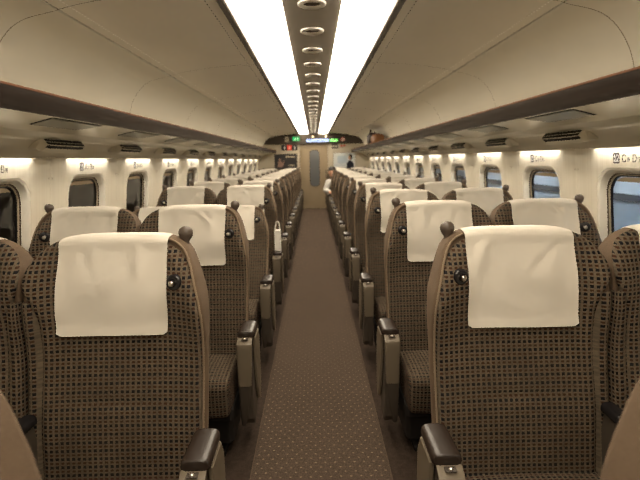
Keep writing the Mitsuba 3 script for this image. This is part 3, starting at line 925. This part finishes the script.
def seat_cushion():
    prof = [(-0.055, 0.270), (-0.055, 0.405)]
    prof += [(y, 0.430 + 0.008 * math.sin((y + 0.10) / -0.34 * math.pi)) for y in np.linspace(-0.09, -0.405, 10)]
    for a in np.linspace(80, 0, 7):
        prof.append((-0.428 - 0.047 * math.cos(math.radians(a)), 0.388 + 0.043 * math.sin(math.radians(a))))
    prof += [(-0.474, 0.35), (-0.470, 0.30), (-0.464, 0.262), (-0.452, 0.250), (-0.43, 0.247), (-0.20, 0.25)]
    prof = np.array(prof)
    seg = np.linalg.norm(np.diff(np.vstack([prof, prof[:1]]), axis=0), axis=1)
    s = np.concatenate([[0], np.cumsum(seg)])[:-1]
    c = prof.mean(0)
    rings, uv = [], []
    W = 0.232
    for x, k in [(-W, 0.045), (-W + 0.004, 0.018), (-W + 0.014, 0.004), (-W + 0.03, 0.0), (-0.12, -0.004), (0, -0.007), (0.12, -0.004), (W - 0.03, 0), (W - 0.014, 0.004), (W - 0.004, 0.018), (W, 0.045)]:
        d = prof - c
        p = prof - d / np.linalg.norm(d, axis=1, keepdims=True) * k
        rings.append(np.column_stack([np.full(len(p), x), p]))
        uv += [(x, q) for q in s]
    m = loft(rings)
    uv += [(-W, 0.2), (W, 0.2)]
    return m, np.array(uv)


def cushion_core():
    return bx(-0.236, 0.236, -0.42, -0.04, 0.205, 0.275, 0.012)


def pad_mesh(x0, x1, y0, y1, z, h=0.030, taper=0.012):
    """Rounded armrest pad: front at y0, rear at y1."""
    rings = []
    n = 18
    a = np.arange(n) * 2 * np.pi / n
    xc, w = (x0 + x1) / 2, (x1 - x0) / 2
    for t in [0, .03, .06, .1, .2, .35, .5, .65, .8, .86, .9, .93, .96, .985, 1.0]:
        y = y0 + (y1 - y0) * t
        k = min(1.0, (1 - (1 - min(t, 0.10) / 0.10) ** 2) ** 0.5 * 0.35 + 0.65) if t < 0.10 else (1.0 if t < 0.86 else max(0.05, (1 - ((t - 0.86) / 0.14) ** 2) ** 0.5))
        ww = (w - taper * t) * (0.35 + 0.65 * k if t > 0.5 else k)
        hh = h * (k if t > 0.5 else 0.75 + 0.25 * k)
        c, s = np.cos(a), np.sin(a)
        xx = xc + ww * np.sign(c) * np.abs(c) ** 0.55
        zz = z + hh * np.where(s > 0, np.abs(s) ** 0.7, -0.25 * np.abs(s) ** 0.5)
        rings.append(np.column_stack([xx, np.full(n, y), zz]))
    return loft(rings)


def arm_meshes():
    """Aisle armrest for a seat whose aisle lies towards -x."""
    x0, x1 = -0.340, -0.258
    core = prism([(-0.345, 0.560), (-0.30, 0.585), (-0.150, 0.585), (-0.130, 0.40), (-0.150, 0.20), (-0.20, 0.135), (-0.27, 0.12), (-0.305, 0.16), (-0.335, 0.35)], x0 + 0.016, x1, 'x', 0.006)
    # front door plate, tapering downwards
    P = []
    for z, y, xl, xr in ((0.12, -0.292, 0.052, 0.0), (0.16, -0.312, 0.044, 0.0), (0.25, -0.330, 0.026, 0.0), (0.350, -0.3445, 0.012, 0.0), (0.45, -0.351, 0.007, 0.0), (0.540, -0.356, 0.003, 0.0), (0.562, -0.352, 0.003, 0.0), (0.574, -0.335, 0.003, 0.0), (0.588, -0.300, 0.003, 0.0)):
        a, b = x0 + 0.008 + xl, x1
        P.append([(a + 0.006, y - 0.0035, z), (b - 0.006, y - 0.0035, z), (b, y + 0.002, z), (b, y + 0.014, z), (a, y + 0.014, z), (a, y + 0.002, z)])
    upper, lower = loft(P[3:]), loft(P[:4])
    lower.apply_translation((0, 0.003, -0.0025))
    side = prism([(-0.285, 0.574), (-0.15, 0.574), (-0.115, 0.52), (-0.105, 0.30), (-0.14, 0.19), (-0.19, 0.215), (-0.235, 0.30), (-0.265, 0.42)], x0, x0 + 0.014, 'x', 0.004)
    foot = prism([(-0.20, 0.16), (-0.10, 0.30), (-0.03, 0.30), (-0.03, 0.22), (-0.09, 0.10), (-0.18, 0.10)], x0 + 0.03, x1 - 0.01, 'x')
    bracket = bx(x0 + 0.03, -0.296, -0.14, 0.0, 0.26, 0.40, 0.006)
    pad = pad_mesh(x0 + 0.0, x1 + 0.004, -0.314, -0.126, 0.588, 0.026, 0.003)
    la = bx(x0 + 0.030, x0 + 0.062, -0.342, -0.318, 0.5795, 0.5835, 0.0012)
    lb = lathe([(0.007, 0), (0.007, 0.004), (0.004, 0.006), (0.001, 0.0065)], 12)
    lb.apply_translation((x0 + 0.047, -0.333, 0.583))
    return dict(armrest=(core, 'm_arm_dark', 25), armrest_front=(upper, 'm_arm', 30), armrest_foot=(lower, 'm_arm_dark', 30), armrest_side=(side, 'm_arm', 25), armrest_bracket=(join(foot, bracket), 'm_arm_dark', 25),
                armrest_pad=(pad, 'm_leather', 50), latch_recess=(la, 'm_arm_dark', 25), latch=(lb, 'm_chrome', 40))


def mid_arm():
    """Middle armrest on the far side (+x) of the seat."""
    body = prism([(-0.195, 0.25), (-0.190, 0.628), (-0.12, 0.634), (-0.10, 0.50), (-0.13, 0.25)], 0.240, 0.279, 'x', 0.008)
    pad = pad_mesh(0.232, 0.281, -0.205, -0.105, 0.632, 0.024, 0.002)
    return body, pad


def knob_mesh():
    m = lathe([(0.011, -0.045), (0.011, -0.006), (0.013, 0.002), (0.0185, 0.009), (0.0225, 0.018), (0.0235, 0.027), (0.0205, 0.037), (0.013, 0.044), (0.004, 0.0465)], 18)
    return m


def hook_meshes():
    def face(m):       # lathe axis +z -> -y
        v = m.vertices
        return trimesh.Trimesh(np.column_stack([v[:, 0], -v[:, 2], v[:, 1]]), m.faces, process=False)
    base = face(lathe([(0.0260, -0.012), (0.0260, 0.004), (0.0225, 0.008), (0.012, 0.009), (0.010, 0.005), (0.002, 0.005)], 20))
    nub = face(lathe([(0.0085, 0.004), (0.0085, 0.015), (0.0095, 0.020), (0.006, 0.024), (0.001, 0.0245)], 14))
    for m in (base, nub):
        m.apply_transform(trimesh.transformations.rotation_matrix(math.radians(18), [0, 0, 1]))
    return base, nub


def legs():
    out = []
    for x in (-0.16, 0.16):
        out.append(prism([(-0.36, 0.0), (-0.08, 0.0), (-0.08, 0.02), (-0.19, 0.05), (-0.18, 0.24), (-0.30, 0.24), (-0.27, 0.05), (-0.36, 0.02)], x - 0.022, x + 0.022, 'x'))
    return out


g_front, uv_front = cushion_front()
g_shell, (g_cush, uv_cush), g_core = shell(), seat_cushion(), cushion_core()
covers = [cover(11 + 7 * q) for q in range(5)]
arms, (mid_body, mid_pad), knob, (hook_a, hook_b), leg2 = arm_meshes(), mid_arm(), knob_mesh(), hook_meshes(), legs()
sh_front = {g: mikit.ply(g_front if g < 0 else mirror(g_front), 'm_fabric', smooth=True, uv=uv_front) for g in (-1, 1)}
sh_shell = {g: mikit.ply(g_shell if g < 0 else mirror(g_shell), 'm_velour', smooth=50) for g in (-1, 1)}
g_pipe, (g_bol, uv_bol) = piping(), inner_bolster()
sh_pipe = {g: mikit.ply(g_pipe if g < 0 else mirror(g_pipe), 'm_piping', smooth=60) for g in (-1, 1)}
sh_bol = {g: mikit.ply(g_bol if g < 0 else mirror(g_bol), 'm_fabric', smooth=True, uv=uv_bol) for g in (-1, 1)}
sh_cush = mikit.ply(g_cush, 'm_fabric', smooth=True, uv=uv_cush)
sh_core = mikit.ply(g_core, 'm_base', smooth=False)
sh_skirt = mikit.ply(bx(-0.225, 0.225, -0.36, -0.05, 0.05, 0.215, 0.02), 'm_base', smooth=False)
sh_cover = {g: [mikit.ply(m if g < 0 else mirror(m), 'm_cover', smooth=60) for m in covers] for g in (-1, 1)}
sh_leg = [mikit.ply(m, 'm_base', smooth=False) for m in leg2]
kn = knob.copy(); kn.apply_transform(trimesh.transformations.rotation_matrix(math.radians(-10), [1, 0, 0]))
KX, HX, HZ = -0.215, -0.198, 1.050


def placed(m, x, y, z):
    m = m.copy(); m.apply_translation((x, y, z)); return m


outer_parts = {   # for a seat whose outer side (aisle or window) lies towards -x
    'grip_knob': (placed(kn, KX, 0.055, 1.166), 'm_knob', 40, 'dark brown grip knob on the shoulder'),
    'hook': (placed(hook_a, HX, float(front_y(HZ) - wing(HX, HZ)) - 0.002, HZ), 'm_black_gloss', 40, 'round black coat hook'),
    'hook_pin': (placed(hook_b, HX, float(front_y(HZ) - wing(HX, HZ)) - 0.002, HZ), 'm_chrome', 40, None)}
OUT, ARM, MID = {}, {}, {}
for sg in (-1, 1):
    fx = (lambda m: m) if sg < 0 else mirror
    OUT[sg] = {k: (mikit.ply(fx(m), mat, smooth=sm), lb) for k, (m, mat, sm, lb) in outer_parts.items()}
    ARM[sg] = {k: mikit.ply(fx(m), mat, smooth=sm) for k, (m, mat, sm) in arms.items()}
    MID[sg] = (mikit.ply(fx(mid_body), 'm_arm_dark', smooth=25), mikit.ply(fx(mid_pad), 'm_black_gloss', smooth=50))
ORD = ['nearest row'] + ['nearest full row'] + [f'{NTH[k - 1]} full row from camera' for k in range(2, 11)] + ['third row from end wall', 'second row from end wall', 'last row by end wall']
ARM_LABELS = {'armrest_pad': 'dark brown leather armrest pad', 'armrest_front': 'beige front plate of the armrest', 'latch': 'small metal latch'}
for k in range(ROWS):
    y = ROW0 + PITCH_M * k
    for s, side in ((-1, 'left'), (1, 'right')):
        for where, xc in (('aisle', AISLE_X), ('window', WINDOW_X)):
            sg = -s if where == 'aisle' else s          # +1: outer side towards +x
            if k == 0 and where == 'window':
                continue
            reclined = (k, s) == (3, -1)
            t = thing('train_seat', f'dotted brown seat reclined further than the others, left {where} seat, third full row' if reclined else f'{side} aisle seat of the nearest row, only its plain brown side edge in view' if k == 0 else f'dotted brown seat with white head cover, {side} {where} seat, {ORD[k]}' , 'seat', 'reclining train seats in rows')
            a0 = T().translate([s * xc, y, 0])
            lean = -23.0 if reclined else 0.0
            a = a0 @ T().translate([0, -0.13, 0.44]).rotate([1, 0, 0], lean).translate([0, 0.13, -0.44]) if lean else a0
            b = put('backrest', None, None, parent=t, shape=sh_front[sg], at=a, label='dotted brown backrest cushion')
            put('back_shell', None, None, parent=t, shape=sh_shell[sg], at=a, label='plain tan side of the backrest')
            put('piping', None, None, parent=b, shape=sh_pipe[sg], at=a, label='pale tan piping')
            put('inner_bolster', None, None, parent=t, shape=sh_bol[sg], at=a)
            put('seat_cushion', None, None, parent=t, shape=sh_cush, at=a0)
            put('seat_frame', None, None, parent=t, shape=sh_core, at=a0)
            put('head_cover', None, None, parent=t, shape=sh_cover[sg][(k * 3 + s + (where == 'aisle') * 2) % 5], at=a, label='white cloth head cover')
            put('base_skirt', None, None, parent=t, shape=sh_skirt, at=a0)
            for d in sh_leg:
                put('leg', None, None, parent=t, shape=d, at=a0)
            kb = None
            for nm, (d, lb) in OUT[sg].items():
                if nm == 'hook_pin':
                    put('pin', None, None, parent=kb, shape=d, at=a)
                else:
                    kb = put(nm, None, None, parent=t, shape=d, at=a, label=lb)
            if where == 'aisle':
                for nm, d in ARM[sg].items():
                    put(nm, None, None, parent=t, shape=d, at=a0, label=ARM_LABELS.get(nm))
                mb = put('middle_armrest', None, None, parent=t, shape=MID[sg][0], at=a0)
                put('pad', None, None, parent=mb, shape=MID[sg][1], at=a0)

# ------------------------------------------------------------------ passenger near the far end, right aisle seat
def body(joints, bones, length=0.02, it=6):
    ms = []

    def ball(c, r):
        b = m3.Manifold.sphere(r, 14)
        return b.translate(tuple(float(q) for q in c))
    for a, b in bones:
        (pa, ra), (pb, rb) = joints[a], joints[b]
        ms.append(m3.Manifold.batch_hull([ball(pa, ra), ball(pb, rb)]))
    m = m3.Manifold.batch_boolean(ms, m3.OpType.Add).refine_to_length(length)
    mm = m.to_mesh()
    t = trimesh.Trimesh(mm.vert_properties[:, :3], mm.tri_verts)
    trimesh.smoothing.filter_taubin(t, iterations=it)
    return t


PK = 11
py = ROW0 + PITCH_M * PK
px = AISLE_X
J = {'hip_l': ((px + 0.09, py - 0.21, 0.53), 0.085), 'hip_r': ((px - 0.09, py - 0.21, 0.53), 0.085), 'waist': ((px - 0.04, py - 0.20, 0.68), 0.105), 'chest': ((px - 0.12, py - 0.20, 0.85), 0.115),
     'sh_r': ((px - 0.315, py - 0.21, 0.90), 0.060), 'sh_l': ((px + 0.06, py - 0.18, 0.955), 0.056), 'neck': ((px - 0.185, py - 0.22, 1.02), 0.052), 'head': ((px - 0.225, py - 0.25, 1.115), 0.085),
     'brow': ((px - 0.232, py - 0.26, 1.150), 0.088), 'chin': ((px - 0.220, py - 0.30, 1.050), 0.040), 'el_r': ((px - 0.385, py - 0.28, 0.715), 0.050), 'wr_r': ((px - 0.295, py - 0.46, 0.690), 0.030),
     'el_l': ((px + 0.20, py - 0.24, 0.72), 0.043), 'wr_l': ((px + 0.09, py - 0.42, 0.64), 0.030), 'kn_l': ((px + 0.10, py - 0.56, 0.52), 0.062), 'kn_r': ((px - 0.12, py - 0.58, 0.52), 0.062),
     'an_l': ((px + 0.10, py - 0.60, 0.11), 0.042), 'an_r': ((px - 0.13, py - 0.62, 0.11), 0.042), 'to_l': ((px + 0.10, py - 0.76, 0.035), 0.034), 'to_r': ((px - 0.135, py - 0.78, 0.035), 0.034),
     'he_l': ((px + 0.10, py - 0.57, 0.045), 0.042), 'he_r': ((px - 0.13, py - 0.59, 0.045), 0.042), 'pa_r': ((px - 0.285, py - 0.52, 0.680), 0.026), 'pa_l': ((px + 0.065, py - 0.475, 0.625), 0.026)}
skin = [('neck', 'head'), ('head', 'brow'), ('head', 'chin'), ('brow', 'chin'), ('chest', 'neck'), ('wr_r', 'pa_r'), ('wr_l', 'pa_l'), ('el_r', 'wr_r'), ('el_l', 'wr_l'), ('sh_r', 'el_r'), ('sh_l', 'el_l'), ('chest', 'sh_r'), ('chest', 'sh_l'),
        ('hip_l', 'hip_r'), ('hip_l', 'waist'), ('hip_r', 'waist'), ('waist', 'chest'), ('hip_l', 'kn_l'), ('hip_r', 'kn_r'), ('kn_l', 'an_l'), ('kn_r', 'an_r'), ('an_l', 'he_l'), ('an_r', 'he_r')]
for h, sx in (('r', -1), ('l', 1)):
    (hx, hy, hz), _ = J['pa_' + h]
    for q, (dx, ln) in enumerate(((-0.028, 0.060), (-0.010, 0.072), (0.009, 0.068), (0.026, 0.052))):
        J[f'k{h}{q}'] = ((hx + dx, hy - 0.018, hz + 0.004), 0.0105)
        J[f'm{h}{q}'] = ((hx + dx * 1.15, hy - 0.018 - ln * 0.6, hz - 0.004), 0.0095)
        J[f't{h}{q}'] = ((hx + dx * 1.15, hy - 0.018 - ln * 0.9, hz - 0.024), 0.008)
        skin += [('pa_' + h, f'k{h}{q}'), (f'k{h}{q}', f'm{h}{q}'), (f'm{h}{q}', f't{h}{q}')]
    J[f'th{h}'] = ((hx - sx * 0.034, hy + 0.004, hz), 0.011)
    J[f'tt{h}'] = ((hx - sx * 0.052, hy - 0.036, hz - 0.010), 0.009)
    skin += [('pa_' + h, f'th{h}'), (f'th{h}', f'tt{h}')]
(cx, cy, cz), _ = J['head']
J['nose0'] = ((cx, cy - 0.088, cz + 0.012), 0.012); J['nose1'] = ((cx, cy - 0.104, cz - 0.018), 0.014)
J['ear_l'] = ((cx + 0.085, cy + 0.005, cz), 0.018); J['ear_r'] = ((cx - 0.085, cy + 0.005, cz), 0.018)
skin += [('nose0', 'nose1'), ('head', 'ear_l'), ('head', 'ear_r'), ('brow', 'nose0')]
p = thing('person', 'person in a pale shirt leaning out of a right aisle seat near the end', 'person')
put('body', body(J, skin, 0.012, 5), 'm_skin', smooth=60, parent=p)


def bigger(names, add):
    return {n: (c, r + (add if n in names else 0)) for n, (c, r) in J.items()}


up_j = bigger(J.keys(), 0.010)
up_j['nk'] = (tuple(np.array(J['neck'][0]) - [0, 0, 0.045]), 0.060)
put('shirt', body(up_j, [('hip_l', 'hip_r'), ('hip_l', 'waist'), ('hip_r', 'waist'), ('waist', 'chest'), ('chest', 'sh_r'), ('chest', 'sh_l'), ('sh_r', 'el_r'), ('sh_l', 'el_l'), ('el_r', 'wr_r'), ('el_l', 'wr_l'), ('chest', 'nk')], 0.02, 5), 'm_shirt', smooth=60, parent=p, label='pale long sleeved shirt')
lo_j = bigger(J.keys(), 0.014)
put('trousers', body(lo_j, [('hip_l', 'hip_r'), ('hip_l', 'kn_l'), ('hip_r', 'kn_r'), ('kn_l', 'an_l'), ('kn_r', 'an_r')], 0.02, 5), 'm_trousers', smooth=60, parent=p, label='dark trousers')
for h in ('l', 'r'):
    put('shoe', body({n: (c, r + 0.006) for n, (c, r) in J.items()}, [('he_' + h, 'to_' + h)], 0.02, 3), 'm_black', smooth=60, parent=p)
hb = trimesh.creation.icosphere(3, 1.0)
v = hb.vertices * [0.098, 0.103, 0.105] + [cx, cy + 0.006, cz + 0.045]
keep = (v[:, 1] > cy - 0.078 - 0.6 * (v[:, 2] - cz - 0.02)) & (v[:, 2] > cz - 0.055)
hf = hb.faces[keep[hb.faces].all(1)]
inner = (v - [cx, cy + 0.006, cz + 0.045]) * 0.92 + [cx, cy + 0.006, cz + 0.045]
put('hair', trimesh.Trimesh(np.vstack([v, inner]), np.vstack([hf, hf[:, ::-1] + len(v)]), process=False), 'm_hair', smooth=60, parent=p, label='short dark hair')
for sx in (-1, 1):
    e = trimesh.creation.icosphere(1, 0.011)
    e.apply_translation((cx + sx * 0.032, cy - 0.079, cz + 0.022))
    put('eye', e, 'm_hair', smooth=60, parent=p)
mo = bx(cx - 0.024, cx + 0.024, cy - 0.090, cy - 0.078, cz - 0.048, cz - 0.040, 0.002)
put('mouth', mo, 'm_pink', smooth=30, parent=p)

# ------------------------------------------------------------------ luggage on the right rack
def blob(cx, cy, cz, sx, sy, sz, n, seed, pw=3.2):
    b = trimesh.creation.icosphere(4, 1.0)
    v = b.vertices
    l = (np.abs(v) ** pw).sum(1) ** (-1 / pw)
    v = v * l[:, None]
    v = v * (1 + n * (mnoise(v * 2.3 + seed, seed) - 0.5)[:, None])
    return trimesh.Trimesh(v * [sx, sy, sz] + [cx, cy, cz], b.faces, process=False)


t = thing('travel_bag', 'brown soft travel bag lying on the right luggage rack near the end', 'bag')
by = 10.1
bm = blob(1.265, by, 1.80, 0.120, 0.30, 0.100, 0.18, 3)
bm.vertices[:, 2] = np.maximum(bm.vertices[:, 2], 1.674 + (bm.vertices[:, 0] - 1.12) * 0.2006 + 0.001)
put('body', bm, 'm_bag', smooth=60, parent=t)
put('handle', tube([(1.19 + 0.02 * math.sin(q), by - 0.12 * math.cos(q), 1.87 + 0.07 * math.sin(q)) for q in np.linspace(0, math.pi, 13)], 0.013), 'm_bag_dark', smooth=60, parent=t)
put('zip_band', tube([(1.265, by - 0.26 + 0.052 * q, 1.893 + 0.008 * math.sin(q * .31) - 0.06 * max(0, abs(q - 5) - 3) / 2) for q in range(11)], 0.010), 'm_bag_dark', smooth=60, parent=t)
t = thing('travel_bag', 'dark brown bag behind the lighter one on the right luggage rack', 'bag')
bm = blob(1.26, by + 0.62, 1.83, 0.125, 0.26, 0.125, 0.2, 9)
bm.vertices[:, 2] = np.maximum(bm.vertices[:, 2], 1.674 + (bm.vertices[:, 0] - 1.12) * 0.2006 + 0.001)
put('body', bm, 'm_bag_dark', smooth=60, parent=t)
put('strap', tube([(1.20, by + 0.62 - 0.13 * math.cos(q), 1.93 + 0.09 * math.sin(q)) for q in np.linspace(0, math.pi, 11)], 0.012), 'm_bag_dark', smooth=60, parent=t)

# ------------------------------------------------------------------ paper bag on the left
t = thing('paper_bag', 'narrow white bag with a loop handle standing on an armrest left of the aisle', 'bag')
y4 = ROW0 + PITCH_M * 4
x0, x1, ya, yb, zp = -0.372, -0.318, y4 - 0.24, y4 - 0.165, 0.6145
rings = []
for z, k in ((0.0, 0.0), (0.05, 0.003), (0.12, -0.002), (0.180, 0.003), (0.183, 0.003)):
    rings.append([(x0, ya - k, zp + z), (x1, ya - k, zp + z), (x1 - 0.006 + k, (ya + yb) / 2, zp + z), (x1, yb + k, zp + z), (x0, yb + k, zp + z), (x0 + 0.006, (ya + yb) / 2, zp + z)])
put('body', loft(rings), 'm_paper', smooth=20, parent=t)
put('handle', tube([(-0.345 - 0.020 * math.cos(q), (ya + yb) / 2, zp + 0.178 + 0.085 * math.sin(q)) for q in np.linspace(0, math.pi, 13)], 0.0055, 8), 'm_paper', smooth=60, parent=t)

# ------------------------------------------------------------------ outside: platform side on the right, dark wall on the left
o = structure('platform', 'dim station platform outside the right windows')
put('slab', bx(2.05, 4.2, BACK - 6, 22, -0.6, -0.02), 'm_asphalt', parent=o)
put('edge_line', bx(3.75, 3.90, BACK - 6, 22, -0.02, -0.005), 'm_white', parent=o)
tr = structure('opposite_train', 'pale train standing at the far side of the platform')
put('body', bx(4.6, 4.9, BACK - 6, 22, 0.84, 2.8), 'm_train_body', parent=tr)
put('stripe', bx(4.58, 4.6, BACK - 6, 22, 0.74, 0.84), 'm_outside_dark', parent=tr)
put('skirt', bx(4.6, 4.9, BACK - 6, 22, -0.7, 0.76), 'm_outside_grey', parent=tr)
for q in range(14):
    put('window', bx(4.575, 4.60, 0.2 + 1.6 * q, 1.2 + 1.6 * q, 1.22, 1.75, 0.01), 'm_black_gloss', parent=tr)
ro = structure('platform_roof', 'platform roof with tube lamps')
put('sheet', bx(1.9, 5.2, BACK - 6, 22, 3.3, 3.4), 'm_outside_grey', parent=ro)
for q in range(6):
    t = thing('platform_lamp', f'bluish tube lamp under the platform roof outside, {NTH[q]} from the camera', 'lamp', 'platform tube lamps')
    put('tube', bx(3.3, 3.42, 1.0 + 2.6 * q, 2.4 + 2.6 * q, 3.22, 3.27), 'm_white', smooth=False, parent=t, emitter=emit((0.72, 0.88, 1.0), PLATFORM_POWER))
    put('tray', bx(3.26, 3.46, 0.95 + 2.6 * q, 2.45 + 2.6 * q, 3.27, 3.30), 'm_white', smooth=False, parent=t)
n = structure('night_wall', 'dark wall outside the left windows')
put('wall', bx(-4.2, -4.0, BACK - 6, 22, -1.0, 3.6), 'm_outside_dark', parent=n)
put('track_bed', bx(-4.0, -1.8, BACK - 6, 22, -1.0, -0.9), 'm_outside_dark', parent=n)
